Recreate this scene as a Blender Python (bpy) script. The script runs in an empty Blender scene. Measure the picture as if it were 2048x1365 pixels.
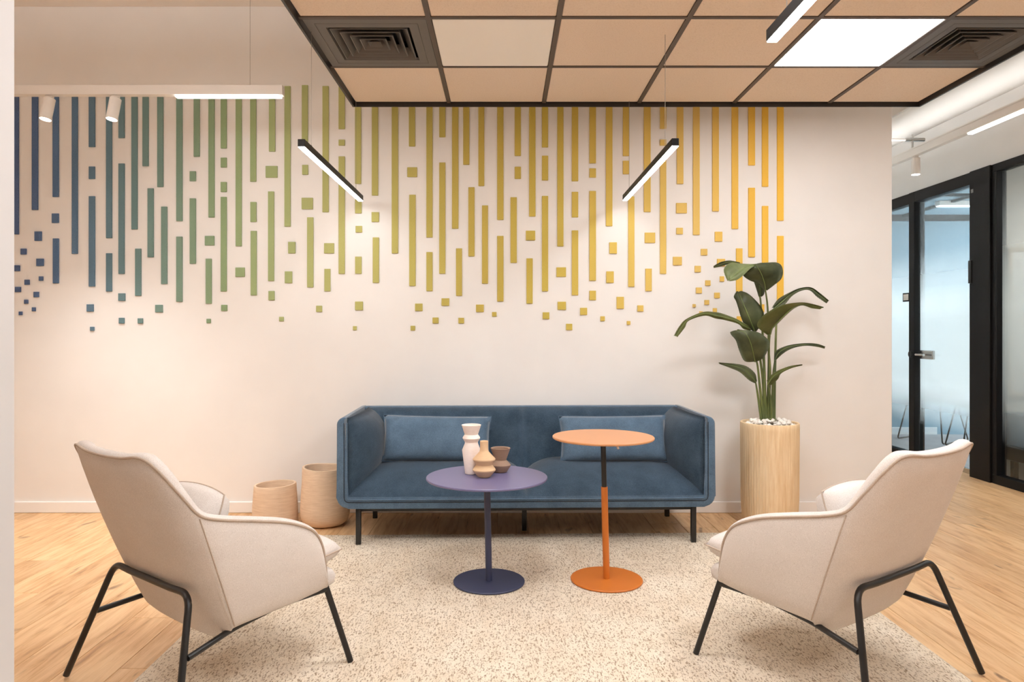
import bpy, bmesh, math, random
from mathutils import Vector, Matrix
random.seed(7)
S = bpy.context.scene
COL = S.collection
R = math.radians

# ------------------------------------------------------------------ camera, world, exposure
FPX, VX, VY, EYE = 1405.0, 1008.0, 664.0, 1.2        # focal length (px of a 2048 wide frame), principal point, eye height
cam = bpy.data.cameras.new('camera'); camo = bpy.data.objects.new('camera', cam); COL.objects.link(camo)
camo.location = (0, 0, EYE); camo.rotation_euler = (R(90), 0, 0)
cam.sensor_width = 36; cam.lens = 36 * FPX / 2048
cam.shift_x = (1024 - VX) / 2048; cam.shift_y = -(682.5 - VY) / 2048
cam.clip_start = .05
S.camera = camo
W = bpy.data.worlds.new('world'); S.world = W; W.use_nodes = True
bg = W.node_tree.nodes['Background']; bg.inputs[0].default_value = (.95, .985, 1.0, 1); bg.inputs[1].default_value = 9.0
S.view_settings.view_transform = 'Standard'; S.view_settings.look = 'None'
S.view_settings.gamma = 1; S.view_settings.use_curve_mapping = False
S.view_settings.exposure = 0.32
S.cycles.use_denoising = True
S.cycles.max_bounces = 10; S.cycles.diffuse_bounces = 6; S.cycles.transparent_max_bounces = 12
S.cycles.sample_clamp_indirect = 6
LED = (1.0, 1.0, .99)
E_PEND, E_PANEL, E_TRACK, E_SPOT = 17.0, 12.5, 8.0, 14.0
E_PANEL_FILL, E_TRACK_CORRIDOR, E_FILL_UP, E_FILL_UP_LEFT, SPOT_W = 20.0, 7.5, 31.0, 340.0, 68.0


# ------------------------------------------------------------------ helpers
def lin(c):
    return tuple(((v / 255) / 12.92 if v / 255 <= .04045 else ((v / 255 + .055) / 1.055) ** 2.4) for v in c)


def P(px, py, Y):
    return Vector(((px - VX) / FPX * Y, Y, EYE + (VY - py) / FPX * Y))


def props(o, label=None, cat=None, group=None, kind=None):
    if label: o['label'] = label
    if cat: o['category'] = cat
    if group: o['group'] = group
    if kind: o['kind'] = kind
    return o


def empty(name, loc=(0, 0, 0), rz=0, **k):
    o = bpy.data.objects.new(name, None); COL.objects.link(o)
    o.empty_display_size = .1
    o.location = loc; o.rotation_euler = (0, 0, rz)
    return props(o, **k)


def link(name, me, m=None, parent=None, **k):
    o = bpy.data.objects.new(name, me); COL.objects.link(o)
    if m is not None and not me.materials: me.materials.append(m)
    if parent: o.parent = parent
    return props(o, **k)


def obj(name, bm, m=None, parent=None, smooth=True, angle=40, **k):
    bmesh.ops.recalc_face_normals(bm, faces=bm.faces)
    me = bpy.data.meshes.new(name)
    if smooth:
        a = R(angle)
        for f in bm.faces: f.smooth = True
        for e in bm.edges:
            if len(e.link_faces) == 2 and e.calc_face_angle(0) > a: e.smooth = False
    bm.to_mesh(me); bm.free()
    return link(name, me, m, parent, **k)


def NB(): return bmesh.new()


def box(bm, lo, hi, bev=0, seg=2, mat=None):
    vs = [bm.verts.new((x, y, z)) for x in (lo[0], hi[0]) for y in (lo[1], hi[1]) for z in (lo[2], hi[2])]
    q = [(0, 1, 3, 2), (4, 6, 7, 5), (0, 4, 5, 1), (2, 3, 7, 6), (0, 2, 6, 4), (1, 5, 7, 3)]
    fs = [bm.faces.new([vs[i] for i in f]) for f in q]
    if mat is not None: bmesh.ops.transform(bm, matrix=mat, verts=vs)
    if bev:
        es = list({e for f in fs for e in f.edges})
        bmesh.ops.bevel(bm, geom=es, offset=bev, segments=seg, profile=.5, affect='EDGES')
    return bm


def ring_loft(bm, rings, close=True, caps=True):
    rv = [[bm.verts.new(p) for p in r] for r in rings]
    n = len(rv[0])
    for a, b in zip(rv, rv[1:]):
        for i in range(n if close else n - 1):
            j = (i + 1) % n
            bm.faces.new((a[i], a[j], b[j], b[i]))
    if caps and close:
        bm.faces.new(rv[0][::-1]); bm.faces.new(rv[-1])
    return rv


def tube(bm, pts, r, n=10, caps=True):
    pts = [Vector(p) for p in pts]
    rad = r if isinstance(r, (list, tuple)) else [r] * len(pts)
    rings = []; up = None
    for i, p in enumerate(pts):
        t = (pts[min(i + 1, len(pts) - 1)] - pts[max(i - 1, 0)]).normalized()
        if up is None:
            up = t.orthogonal().normalized()
        up = (up - t * up.dot(t)).normalized()
        s = t.cross(up)
        rings.append([p + (up * math.cos(a) + s * math.sin(a)) * rad[i] for a in [2 * math.pi * k / n for k in range(n)]])
    ring_loft(bm, rings, True, caps)
    return bm


def lathe(bm, prof, n=40, c=(0, 0), shear=None):
    rings = []
    for r, z in prof:
        r = max(r, 1e-4)
        rings.append([Vector((c[0] + r * math.cos(2 * math.pi * k / n), c[1] + r * math.sin(2 * math.pi * k / n), z)) for k in range(n)])
    ring_loft(bm, rings, True, True)
    return bm


def crom(pts, n):
    """Catmull-Rom resampling of a list of Vectors, n steps per span"""
    pts = [Vector(p) for p in pts]
    out = []
    for i in range(len(pts) - 1):
        a, b, c, d = pts[max(i - 1, 0)], pts[i], pts[i + 1], pts[min(i + 2, len(pts) - 1)]
        for k in range(n):
            t = k / n
            out.append(.5 * ((2 * b) + (c - a) * t + (2 * a - 5 * b + 4 * c - d) * t * t + (3 * b - a - 3 * c + d) * t ** 3))
    out.append(pts[-1])
    return out


def bend(pts, rad, n=5):
    """round the inner corners of a polyline"""
    pts = [Vector(p) for p in pts]; out = [pts[0]]
    for a, b, c in zip(pts, pts[1:], pts[2:]):
        u, v = (a - b), (c - b)
        r = min(rad, u.length * .45, v.length * .45)
        p, q = b + u.normalized() * r, b + v.normalized() * r
        for k in range(n + 1):
            t = k / n
            out.append(p * (1 - t) ** 2 + b * 2 * t * (1 - t) + q * t * t)
    out.append(pts[-1])
    return out


def pillow(bm, w, d, h, nx=22, ny=16, p=2.6, edge=.0, mat=None, pinch=.06, rnd=0):
    """cushion lying flat: w along x, d along y, h thick"""
    fr = {}
    vs = []
    for side in (1, -1):
        for i in range(nx + 1):
            for j in range(ny + 1):
                u, v = 2 * i / nx - 1, 2 * j / ny - 1
                rim = i in (0, nx) or j in (0, ny)
                if rim and side < 0: continue
                t = ((1 - abs(u) ** p) * (1 - abs(v) ** p))
                t = max(t, 0) ** .5
                k = 1 - pinch * (1 - abs(u) ** 2) * abs(v) ** 4
                k2 = 1 - pinch * (1 - abs(v) ** 2) * abs(u) ** 4
                x = u * w / 2 * k2 * math.sqrt(1 - rnd * v * v / 2); y = v * d / 2 * k * math.sqrt(1 - rnd * u * u / 2)
                fr[(side, i, j)] = bm.verts.new((x, y, side * (edge + (h / 2 - edge) * t)) if not rim else (x, y, 0))
                vs.append(fr[(side, i, j)])
    g = lambda s, i, j: fr.get((s, i, j)) or fr[(1, i, j)]
    for side in (1, -1):
        for i in range(nx):
            for j in range(ny):
                bm.faces.new((g(side, i, j), g(side, i + 1, j), g(side, i + 1, j + 1), g(side, i, j + 1)))
    if mat is not None: bmesh.ops.transform(bm, matrix=mat, verts=vs)
    rim = [(i, 0) for i in range(nx)] + [(nx, j) for j in range(ny)] + [(i, ny) for i in range(nx, 0, -1)] + [(0, j) for j in range(ny, 0, -1)]
    return [fr[(1, i, j)].co.copy() for i, j in rim]


# ------------------------------------------------------------------ materials
def mat(name, col=(200, 200, 200), rough=.6, metal=0, spec=.5, sheen=0, raw=None):
    m = bpy.data.materials.new(name); m.use_nodes = True
    b = m.node_tree.nodes['Principled BSDF']
    b.inputs['Base Color'].default_value = (*(raw or lin(col)), 1)
    b.inputs['Roughness'].default_value = rough; b.inputs['Metallic'].default_value = metal
    b.inputs['Specular IOR Level'].default_value = spec
    if sheen:
        b.inputs['Sheen Weight'].default_value = sheen; b.inputs['Sheen Roughness'].default_value = .4
    return m


class G:
    """tiny node-graph helper on a material"""
    def __init__(s, m):
        s.t = m.node_tree; s.n = s.t.nodes; s.b = s.n.get('Principled BSDF')

    def add(s, kind, **kw):
        nd = s.n.new(kind)
        for k, v in kw.items(): setattr(nd, k, v)
        return nd

    def link(s, a, b): s.t.links.new(a, b)

    def coord(s, scale=(1, 1, 1), out='Object', rnd=False):
        tc = s.add('ShaderNodeTexCoord'); mp = s.add('ShaderNodeMapping')
        mp.inputs['Scale'].default_value = scale
        s.link(tc.outputs[out], mp.inputs['Vector'])
        if rnd:
            oi = s.add('ShaderNodeObjectInfo'); mu = s.add('ShaderNodeMath', operation='MULTIPLY'); mu.inputs[1].default_value = 37.0
            s.link(oi.outputs['Random'], mu.inputs[0])
            cb = s.add('ShaderNodeCombineXYZ'); s.link(mu.outputs[0], cb.inputs[0]); s.link(mu.outputs[0], cb.inputs[1]); s.link(mu.outputs[0], cb.inputs[2])
            s.link(cb.outputs[0], mp.inputs['Location'])
        return mp.outputs['Vector']

    def noise(s, vec, scale, detail=3, rough=.5, dist=0):
        nd = s.add('ShaderNodeTexNoise'); nd.inputs['Scale'].default_value = scale; nd.inputs['Detail'].default_value = detail
        nd.inputs['Roughness'].default_value = rough; nd.inputs['Distortion'].default_value = dist
        s.link(vec, nd.inputs['Vector']); return nd.outputs['Fac']

    def ramp(s, fac, stops, interp='LINEAR'):
        nd = s.add('ShaderNodeValToRGB'); cr = nd.color_ramp; cr.interpolation = interp
        while len(cr.elements) < len(stops): cr.elements.new(.5)
        for e, (p, c) in zip(cr.elements, stops):
            e.position = p; e.color = (*c, 1) if len(c) == 3 else c
        s.link(fac, nd.inputs['Fac']); return nd.outputs['Color']

    def mix(s, fac, a, b, mode='MIX'):
        nd = s.add('ShaderNodeMix', data_type='RGBA', blend_type=mode)
        for inp, v in ((nd.inputs[0], fac), (nd.inputs[6], a), (nd.inputs[7], b)):
            if isinstance(v, (int, float)): inp.default_value = v
            elif isinstance(v, tuple): inp.default_value = (*v, 1)
            else: s.link(v, inp)
        return nd.outputs[2]

    def bump(s, h, strength=.3, dist=.002):
        nd = s.add('ShaderNodeBump'); nd.inputs['Strength'].default_value = strength; nd.inputs['Distance'].default_value = dist
        s.link(h, nd.inputs['Height']); s.link(nd.outputs['Normal'], s.b.inputs['Normal'])

    def col(s, c): s.link(c, s.b.inputs['Base Color'])


def paint(name, c, rough=.7, var=.02):
    m = mat(name, c, rough, spec=.3); g = G(m)
    v = g.coord(); n = g.noise(v, 3, 3)
    base = lin(c)
    g.col(g.ramp(n, [(.3, tuple(x * (1 - var) for x in base)), (.7, tuple(min(1, x * (1 + var)) for x in base))]))
    g.bump(g.noise(v, 260, 2), .08, .001)
    return m


def fabric(name, dark, light, scale=420, sheen=.2, big=6, bumpd=.0015, stretch=(1, 1, 1), wb=.45):
    m = mat(name, light, .9, spec=.15, sheen=sheen); g = G(m)
    v = g.coord(stretch); f = g.noise(v, scale, 2, .6); b = g.noise(v, big, 4, .6)
    c1 = g.ramp(f, [(.32, lin(dark)), (.68, lin(light))])
    g.col(g.mix(wb, c1, g.ramp(b, [(.3, lin(dark)), (.7, lin(light))])))
    g.bump(f, .35, bumpd)
    return m


def emit(name, c, strength):
    m = bpy.data.materials.new(name); m.use_nodes = True
    t = m.node_tree; t.nodes.clear()
    e = t.nodes.new('ShaderNodeEmission'); e.inputs[0].default_value = (*c, 1); e.inputs[1].default_value = strength
    o = t.nodes.new('ShaderNodeOutputMaterial'); t.links.new(e.outputs[0], o.inputs[0])
    return m


M = {}
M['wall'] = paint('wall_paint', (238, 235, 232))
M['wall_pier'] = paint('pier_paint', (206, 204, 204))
M['slab'] = paint('slab_paint', (236, 228, 220))
M['base'] = paint('baseboard_paint', (246, 243, 240), .4)
M['cool_wall'] = paint('meeting_wall_paint', (122, 148, 162))
M['warm_wall'] = paint('partition_paint', (214, 206, 196))
M['black'] = mat('black_powder_coat', (19, 17, 18), .5, spec=.2)
M['black_metal'] = mat('black_tube', (26, 25, 25), .38)
M['grid'] = mat('grid_bar_grey', (84, 72, 64), .5)
M['trim'] = mat('edge_trim_black', (40, 36, 34), .4)
M['diff'] = mat('diffuser_charcoal', (100, 95, 91), .5)
M['diff_dark'] = mat('diffuser_throat', (18, 17, 17), .8)
M['white_plastic'] = mat('white_plastic', (236, 230, 224), .45)
M['lens_off'] = mat('opal_lens', (250, 247, 242), .5)
M['chrome'] = mat('brushed_steel', (200, 198, 195), .25, 1)
M['led_pend'] = emit('led_pendant', LED, E_PEND)
M['led_panel'] = emit('led_panel', (1, 1, 1), E_PANEL)
M['led_panel_fill'] = emit('led_panel_fill', (1, 1, 1), E_PANEL_FILL)
M['fill_up_left'] = emit('fill_uplight_left', (1, .98, .96), E_FILL_UP_LEFT)
M['fill_up'] = emit('fill_uplight', (.96, .99, 1), E_FILL_UP)
M['wire'] = mat('wire_grey', (150, 142, 134), .6)
M['led_track'] = emit('led_track', (1, .93, .86), E_TRACK)
M['led_track_corridor'] = emit('led_track_corridor', (1, .95, .9), E_TRACK_CORRIDOR)
M['led_spot'] = emit('led_spot', (1, .92, .84), E_SPOT)

# ceiling tile: fine mineral fleck
m = M['tile'] = mat('mineral_tile', (226, 192, 160), .9, spec=.1); g = G(m); v = g.coord(out='Object', rnd=True)
f = g.noise(v, 160, 3, .7)
g.col(g.ramp(f, [(.28, lin((216, 196, 176))), (.42, lin((234, 216, 198))), (.7, lin((240, 223, 206)))])); g.bump(f, .2, .001)

# oak plank
m = M['oak'] = mat('oak_plank', (206, 160, 110), .42, spec=.4); g = G(m)
v = g.coord((9, .9, 9), rnd=True)
grain = g.noise(v, 3.2, 6, .62, .6)
v2 = g.coord((60, 2.2, 60), rnd=True); fine = g.noise(v2, 4, 3, .6)
v3 = g.coord((3.2, 1.0, 3.2), rnd=True); knot = g.noise(v3, 4.2, 2, .5, .4)
c = g.ramp(grain, [(.25, lin((142, 98, 62))), (.40, lin((206, 160, 112))), (.56, lin((228, 190, 144))), (.8, lin((238, 206, 164)))])
c = g.mix(.25, c, g.ramp(fine, [(.3, lin((168, 122, 78))), (.7, lin((226, 188, 142)))]))
c = g.mix(g.ramp(knot, [(.66, (0, 0, 0)), (.76, (.8, .8, .8))]), c, lin((98, 62, 38)))
oi = g.add('ShaderNodeObjectInfo')
tone = g.ramp(oi.outputs['Random'], [(0, (.86, .84, .82)), (.5, (.98, .97, .96)), (1, (1.06, 1.06, 1.05))])
g.col(g.mix(1.0, c, tone, 'MULTIPLY')); g.bump(fine, .08, .0006)

# rug
m = M['rug'] = mat('loop_rug', (226, 212, 192), .95, spec=.1, sheen=.15); g = G(m)
v = g.coord((1, .42, 1)); n1 = g.noise(v, 200, 2, .6); n2 = g.noise(v, 9, 3, .6)
vb = g.coord((1, .2, 1)); n3 = g.noise(vb, 130, 2, .6)
fl = g.mix(.35, n1, n3)
base = g.ramp(n2, [(.3, lin((222, 206, 184))), (.7, lin((236, 224, 206)))])
g.col(g.mix(g.ramp(fl, [(.38, (.9, .9, .9)), (.5, (0, 0, 0))]), base, lin((142, 116, 88))))
g.bump(g.noise(g.coord(), 230, 2, .6), .6, .004)

M['sofa'] = fabric('slate_blue_suede', (64, 84, 104), (100, 124, 147), 260, .5, 9)
M['sofa_dark'] = mat('underside_cloth', (30, 30, 32), .9)
M['chair'] = fabric('oatmeal_wool', (196, 186, 178), (235, 228, 223), 480, .15, 7, .0008, (1, 1, 2.0), .15)
M['chair_pipe'] = fabric('oatmeal_piping', (172, 154, 138), (196, 180, 166), 400, .1, 20)
M['navy'] = mat('navy_powder_coat', (57, 62, 90), .42)
M['navy_top'] = mat('navy_top_sheen', (112, 108, 146), .34)  # paler than the pole: sheen of the top put into the colour
M['orange'] = mat('orange_powder_coat', (202, 114, 38), .42)
M['orange_top'] = mat('orange_top_sheen', (206, 146, 100), .4)  # ceiling reflection on the top put into its paler colour
for k, c in (('vase_white', (250, 237, 228)), ('vase_sand', (222, 188, 150)), ('vase_brown', (156, 130, 112))):
    m = M[k] = mat(k, c, .8, spec=.25); g = G(m); n = g.noise(g.coord((1, 1, 6)), 60, 3)
    b0 = lin(c); g.col(g.ramp(n, [(.3, tuple(x * .92 for x in b0)), (.7, b0)])); g.bump(n, .15, .001)
m = M['clay'] = mat('ribbed_clay', (208, 172, 138), .85, spec=.2); g = G(m)
n = g.noise(g.coord((1, 1, 9)), 14, 4, .6); n2 = g.noise(g.coord((.6, .6, 12)), 22, 2)
g.col(g.ramp(n, [(.25, lin((212, 184, 156))), (.75, lin((230, 206, 180)))])); g.bump(n2, .35, .003)
m = M['planter'] = mat('ribbed_ash', (228, 190, 140), .6, spec=.3); g = G(m)
n = g.noise(g.coord((1, 1, .06)), 75, 3, .6)
g.col(g.ramp(n, [(.3, lin((222, 190, 146))), (.7, lin((242, 218, 182)))])); g.bump(n, .4, .002)
M['pebble'] = paint('white_pebble', (244, 238, 230), .6, .05)
m = M['leaf'] = mat('leaf_green', (58, 84, 48), .38, spec=.5); g = G(m)
n = g.noise(g.coord(), 9, 3)
c = g.ramp(n, [(.3, lin((78, 86, 62))), (.7, lin((120, 126, 90)))])
g.col(c)
g.b.inputs['Transmission Weight'].default_value = 0
m = M['leaf_pale'] = mat('leaf_underside', (150, 160, 112), .42, spec=.45); g = G(m)
g.col(g.ramp(g.noise(g.coord(), 9, 3), [(.3, lin((122, 134, 88))), (.7, lin((162, 172, 124)))]))
m = M['leaf_olive'] = mat('leaf_olive', (110, 116, 66), .4, spec=.45); g = G(m)
g.col(g.ramp(g.noise(g.coord(), 9, 3), [(.3, lin((92, 98, 56))), (.7, lin((132, 136, 82)))]))
m = M['stem'] = mat('stem_green', (92, 104, 58), .45); g = G(m)
g.col(g.ramp(g.noise(g.coord((1, 1, .2)), 30, 3), [(.3, lin((70, 84, 46))), (.7, lin((120, 128, 70)))]))
M['midrib'] = mat('midrib_green', (128, 146, 82), .45)

# felt strips: colour carried by each strip
m = M['felt'] = mat('felt', (120, 140, 120), .95, spec=.1); g = G(m)
oi = g.add('ShaderNodeObjectInfo'); n = g.noise(g.coord(), 300, 2)
g.col(g.mix(g.ramp(n, [(.3, (0, 0, 0)), (.7, (.12, .12, .12))]), oi.outputs['Color'], (1, 1, 1))); g.bump(n, .3, .001)


def glass_mat(name, tint):
    m = bpy.data.materials.new(name); m.use_nodes = True; t = m.node_tree; t.nodes.clear()
    tr = t.nodes.new('ShaderNodeBsdfTransparent'); tr.inputs[0].default_value = (*tint, 1)
    gl = t.nodes.new('ShaderNodeBsdfGlossy'); gl.inputs['Roughness'].default_value = .01
    lw = t.nodes.new('ShaderNodeLayerWeight'); lw.inputs[0].default_value = .5
    pw_ = t.nodes.new('ShaderNodeMath'); pw_.operation = 'POWER'; pw_.inputs[1].default_value = 5; t.links.new(lw.outputs['Facing'], pw_.inputs[0])
    fr = t.nodes.new('ShaderNodeMath'); fr.operation = 'MULTIPLY_ADD'; fr.inputs[1].default_value = .9; fr.inputs[2].default_value = .04; t.links.new(pw_.outputs[0], fr.inputs[0])
    mx = t.nodes.new('ShaderNodeMixShader'); o = t.nodes.new('ShaderNodeOutputMaterial')
    t.links.new(fr.outputs[0], mx.inputs[0]); t.links.new(tr.outputs[0], mx.inputs[1]); t.links.new(gl.outputs[0], mx.inputs[2]); t.links.new(mx.outputs[0], o.inputs[0])
    return m


def film_mat(name, stops, c, trans=.8):
    """frosted film whose frosting fades with height (object z in metres)"""
    m = bpy.data.materials.new(name); m.use_nodes = True; g = G(m); t = g.t
    t.nodes.clear()
    tc = g.add('ShaderNodeTexCoord'); sp = g.add('ShaderNodeSeparateXYZ'); g.link(tc.outputs['Object'], sp.inputs[0])
    dv = g.add('ShaderNodeMath', operation='DIVIDE'); dv.inputs[1].default_value = 3.0; g.link(sp.outputs['Z'], dv.inputs[0])
    fac = g.ramp(dv.outputs[0], [(z / 3, (a, a, a)) for z, a in stops])
    tr = g.add('ShaderNodeBsdfTransparent'); tl = g.add('ShaderNodeBsdfTranslucent'); df = g.add('ShaderNodeBsdfDiffuse')
    tl.inputs[0].default_value = (*c, 1); df.inputs[0].default_value = (*c, 1)
    m1 = g.add('ShaderNodeMixShader'); m1.inputs[0].default_value = trans
    g.link(df.outputs[0], m1.inputs[1]); g.link(tl.outputs[0], m1.inputs[2])
    m2 = g.add('ShaderNodeMixShader'); g.link(fac, m2.inputs[0]); g.link(tr.outputs[0], m2.inputs[1]); g.link(m1.outputs[0], m2.inputs[2])
    o = g.add('ShaderNodeOutputMaterial'); g.link(m2.outputs[0], o.inputs[0])
    return m


M['glass'] = glass_mat('clear_glass', (.93, .97, .98))
M['film'] = film_mat('frosted_film', [(.33, .0), (.50, .28), (.72, .82), (.95, .96), (1.3, .95), (1.62, .36), (1.95, .06)], (.95, .97, .98), .62)
M['film2'] = film_mat('frosted_film_warm', [(.3, .0), (.8, .5), (1.4, .6), (1.9, .25), (2.3, .05)], (.92, .92, .9))

# ------------------------------------------------------------------ shell of the room
WY = 4.66            # face of the back wall
SLAB = 3.36
XL, XR, YF = -4.6, 3.9, -3.2
st = lambda name, bm, m, parent=None, **k: obj(name, bm, m, parent, kind='structure', **k)

fl = st('floor', box(NB(), (XL, YF, -.06), (7.0, 9.3, -.012)), M['oak'])
# oak planks, each one a board of its own
pw, plen, gap = .19, 1.38, .0008


def plank_mesh(x0, x1, y0, y1):
    bm = NB(); c = .0012; zt = 0.0
    lo = [(x0, y0), (x1, y0), (x1, y1), (x0, y1)]
    a = [bm.verts.new((x, y, -.0118)) for x, y in lo]
    b = [bm.verts.new((x, y, zt - c)) for x, y in lo]
    d = [bm.verts.new((x + (c if x == x0 else -c), y + (c if y == y0 else -c), zt)) for x, y in lo]
    for r1, r2 in ((a, b), (b, d)):
        for i in range(4):
            bm.faces.new((r1[i], r1[(i + 1) % 4], r2[(i + 1) % 4], r2[i]))
    bm.faces.new(d)
    bmesh.ops.recalc_face_normals(bm, faces=bm.faces)
    me = bpy.data.meshes.new('plank'); bm.to_mesh(me); bm.free(); me.materials.append(M['oak'])
    return me


full = plank_mesh(gap, pw - gap, gap, plen - gap)
Y0, Y1 = 1.05, 8.28
x = XL
while x < XR - .01:
    x1 = min(x + pw, XR)
    y = Y0 - random.random() * plen
    while y < Y1 - .02:
        a, b = max(y, Y0), min(y + plen, Y1)
        if b - a > .03:
            hidden = (x > -4.6 and a > WY + .2 and x1 < 2.4)
            if not hidden:
                if b - a > plen - 1e-6 and x1 - x > pw - 1e-6:
                    me = full
                else:
                    me = plank_mesh(gap, x1 - x - gap, gap, b - a - gap)
                o = link('plank', me, None, fl); o.location = (x, a, 0)
        y += plen
    x += pw
st('floor_near', box(NB(), (XL, YF, -.012), (XR, 1.05, 0)), M['oak'])
st('ceiling', box(NB(), (XL, YF, SLAB), (XR + .1, 9.3, SLAB + .15)), M['slab'])
st('wall_back', box(NB(), (XL, WY, 0), (2.574, WY + .2, SLAB), .003, 1), M['wall'])
st('baseboard_back', box(NB(), (XL, WY - .016, 0), (2.574, WY, .075), .004, 1), M['base'])
st('wall_left', box(NB(), (XL - .15, YF, 0), (XL, 9.3, SLAB)), M['wall'])
st('wall_front', box(NB(), (XL, YF - .15, 0), (XR, YF, SLAB)), M['wall'])
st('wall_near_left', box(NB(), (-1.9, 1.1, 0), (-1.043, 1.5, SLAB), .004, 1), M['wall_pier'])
st('wall_corridor_left', box(NB(), (2.40, WY + .2, 0), (2.574, 9.1, SLAB)), M['wall'])
st('wall_corridor_end', box(NB(), (2.40, 8.4, 0), (XR, 8.55, SLAB)), M['wall'])
st('wall_right', box(NB(), (XR - .01, YF, 2.52), (XR + .1, 9.3, SLAB)), M['wall'])
st('wall_near_right', box(NB(), (XR - .01, YF, 0), (XR + .1, 2.4, 2.52)), M['wall'])

# ------------------------------------------------------------------ glazed partition on the right
gx = XR
w1 = empty('window_1', (0, 0, 0), kind='structure')
obj('frame', box(NB(), (gx - .03, 6.70, 0), (gx + .05, 8.4, .045), .002, 1), M['black'], w1)
obj('frame', box(NB(), (gx - .03, 6.70, 2.42), (gx + .05, 8.4, 2.52), .002, 1), M['black'], w1)
obj('frame', box(NB(), (gx - .03, 8.34, .045), (gx + .05, 8.4, 2.42), .002, 1), M['black'], w1)
obj('pane', box(NB(), (gx + .004, 6.70, .045), (gx + .014, 8.34, 2.42)), M['glass'], w1, smooth=False)
obj('frosted_film', box(NB(), (gx + .0155, 6.70, .045), (gx + .0165, 8.34, 2.42)), M['film'], w1, smooth=False)
d1 = empty('door_1', (0, 0, 0), kind='structure')
obj('door_frame', box(NB(), (gx - .04, 6.61, 0), (gx + .06, 6.70, 2.52), .003, 1), M['black'], d1)
obj('door_frame', box(NB(), (gx - .04, 5.57, 2.42), (gx + .06, 6.61, 2.52), .003, 1), M['black'], d1)
fp = obj('door_frame', box(NB(), (gx - .045, 5.575, 0), (gx + .06, 5.82, 2.525), .003, 1), M['black'], d1)
obj('hinge', box(NB(), (gx - .056, 5.785, 1.60), (gx - .040, 5.822, 1.79), .004, 2), M['black_metal'], fp)
bm = box(NB(), (gx - .047, 5.77, 2.345), (gx - .040, 5.80, 2.375), .002, 1)
obj('sticker', bm, mat('grey_sticker', (120, 117, 115), .6), fp)
gl = obj('glass_leaf', box(NB(), (gx + .002, 5.824, .012), (gx + .012, 6.606, 2.415)), M['glass'], d1, smooth=False)
obj('frosted_film', box(NB(), (gx + .0135, 5.824, .012), (gx + .0145, 6.606, 2.415)), M['film'], gl, smooth=False)
obj('bottom_rail', box(NB(), (gx - .004, 5.824, .008), (gx + .02, 6.606, .05), .002, 1), M['chrome'], d1)
hz = 1.2 - 46 / FPX * 6.5
bm = NB(); box(bm, (gx - .012, 6.38, hz - .04), (gx + .026, 6.58, hz + .04), .006, 2)
hd = obj('lock_case', bm, M['chrome'], d1)
bm = NB(); tube(bm, bend([(gx - .01, 6.55, hz), (gx - .065, 6.55, hz), (gx - .065, 6.42, hz)], .015), .012, 12)
obj('handle', bm, M['chrome'], hd)
bm = NB(); tube(bm, [(gx - .04, 6.645, hz), (gx - .062, 6.645, hz)], .03, 16); obj('lock_cylinder', bm, M['black_metal'], hd)
w2 = empty('window_2', (0, 0, 0), kind='structure')
obj('frame', box(NB(), (gx - .03, 2.4, 0), (gx + .05, 5.57, .07), .002, 1), M['black'], w2)
obj('frame', box(NB(), (gx - .03, 2.4, 2.465), (gx + .05, 5.57, 2.525), .002, 1), M['black'], w2)
obj('frame', box(NB(), (gx - .03, 5.52, .07), (gx + .05, 5.57, 2.465), .002, 1), M['black'], w2)
obj('pane', box(NB(), (gx + .004, 2.4, .07), (gx + .014, 5.52, 2.465)), M['glass'], w2, smooth=False)
obj('frosted_film', box(NB(), (gx + .0155, 2.4, .07), (gx + .0165, 5.52, 2.465)), M['film2'], w2, smooth=False)

# rooms behind the glass
MX, MY = 6.6, 8.2
st('wall_meeting_back', box(NB(), (gx + .1, MY, 0), (MX, MY + .15, 2.6)), M['cool_wall'])
st('baseboard_meeting', box(NB(), (gx + .1, MY - .012, 0), (5.05, MY, .085), .003, 1), paint('grey_baseboard', (186, 194, 198), .5))
st('wall_between_rooms', box(NB(), (gx + .055, 5.66, 0), (MX, 5.76, 2.6)), M['warm_wall'])
st('floor_meeting', box(NB(), (gx + .06, 2.2, -.012), (MX, MY, .002)), paint('grey_carpet', (150, 152, 156), .95, .08))
st('ceiling_meeting', box(NB(), (gx + .1, 2.2, 2.56), (MX, MY, 2.62)), M['cool_wall'])
bm = NB()
box(bm, (gx + .11, MY - .05, 2.49), (MX, MY - .01, 2.56)); st('trim_1', bm, M['black'])
bm = NB(); box(bm, (4.62, 5.8, 2.535), (4.66, MY - .05, 2.562)); st('trim_2', bm, M['black'])
bm = NB(); box(bm, (gx + .11, 6.9, 2.535), (MX, 6.94, 2.562)); st('trim_3', bm, M['black'])
# outer wall of the meeting room with its daylight window
bm = NB()
box(bm, (MX, 2.0, 0), (MX + .15, 8.4, .25)); box(bm, (MX, 2.0, 2.45), (MX + .15, 8.4, 2.62))
box(bm, (MX, 2.0, .25), (MX + .15, 5.9, 2.45)); box(bm, (MX, 8.1, .25), (MX + .15, 8.4, 2.45))
st('wall_meeting_right', bm, M['cool_wall'])
w3 = empty('window_3', (0, 0, 0), kind='structure')
for yy in (5.9, 6.62, 7.34, 8.06):
    obj('mullion', box(NB(), (MX + .04, yy, .25), (MX + .1, yy + .04, 2.45)), M['black'], w3)
for zz in (.25, 2.41):
    obj('frame', box(NB(), (MX + .04, 5.9, zz), (MX + .1, 8.1, zz + .04)), M['black'], w3)
st('wall_meeting_near', box(NB(), (gx + .05, 2.05, 0), (MX, 2.2, 2.62)), M['warm_wall'])
st('ceiling_outer', box(NB(), (gx + .1, 2.0, 2.62), (MX + .15, 8.6, 2.7)), M['slab'])
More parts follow.
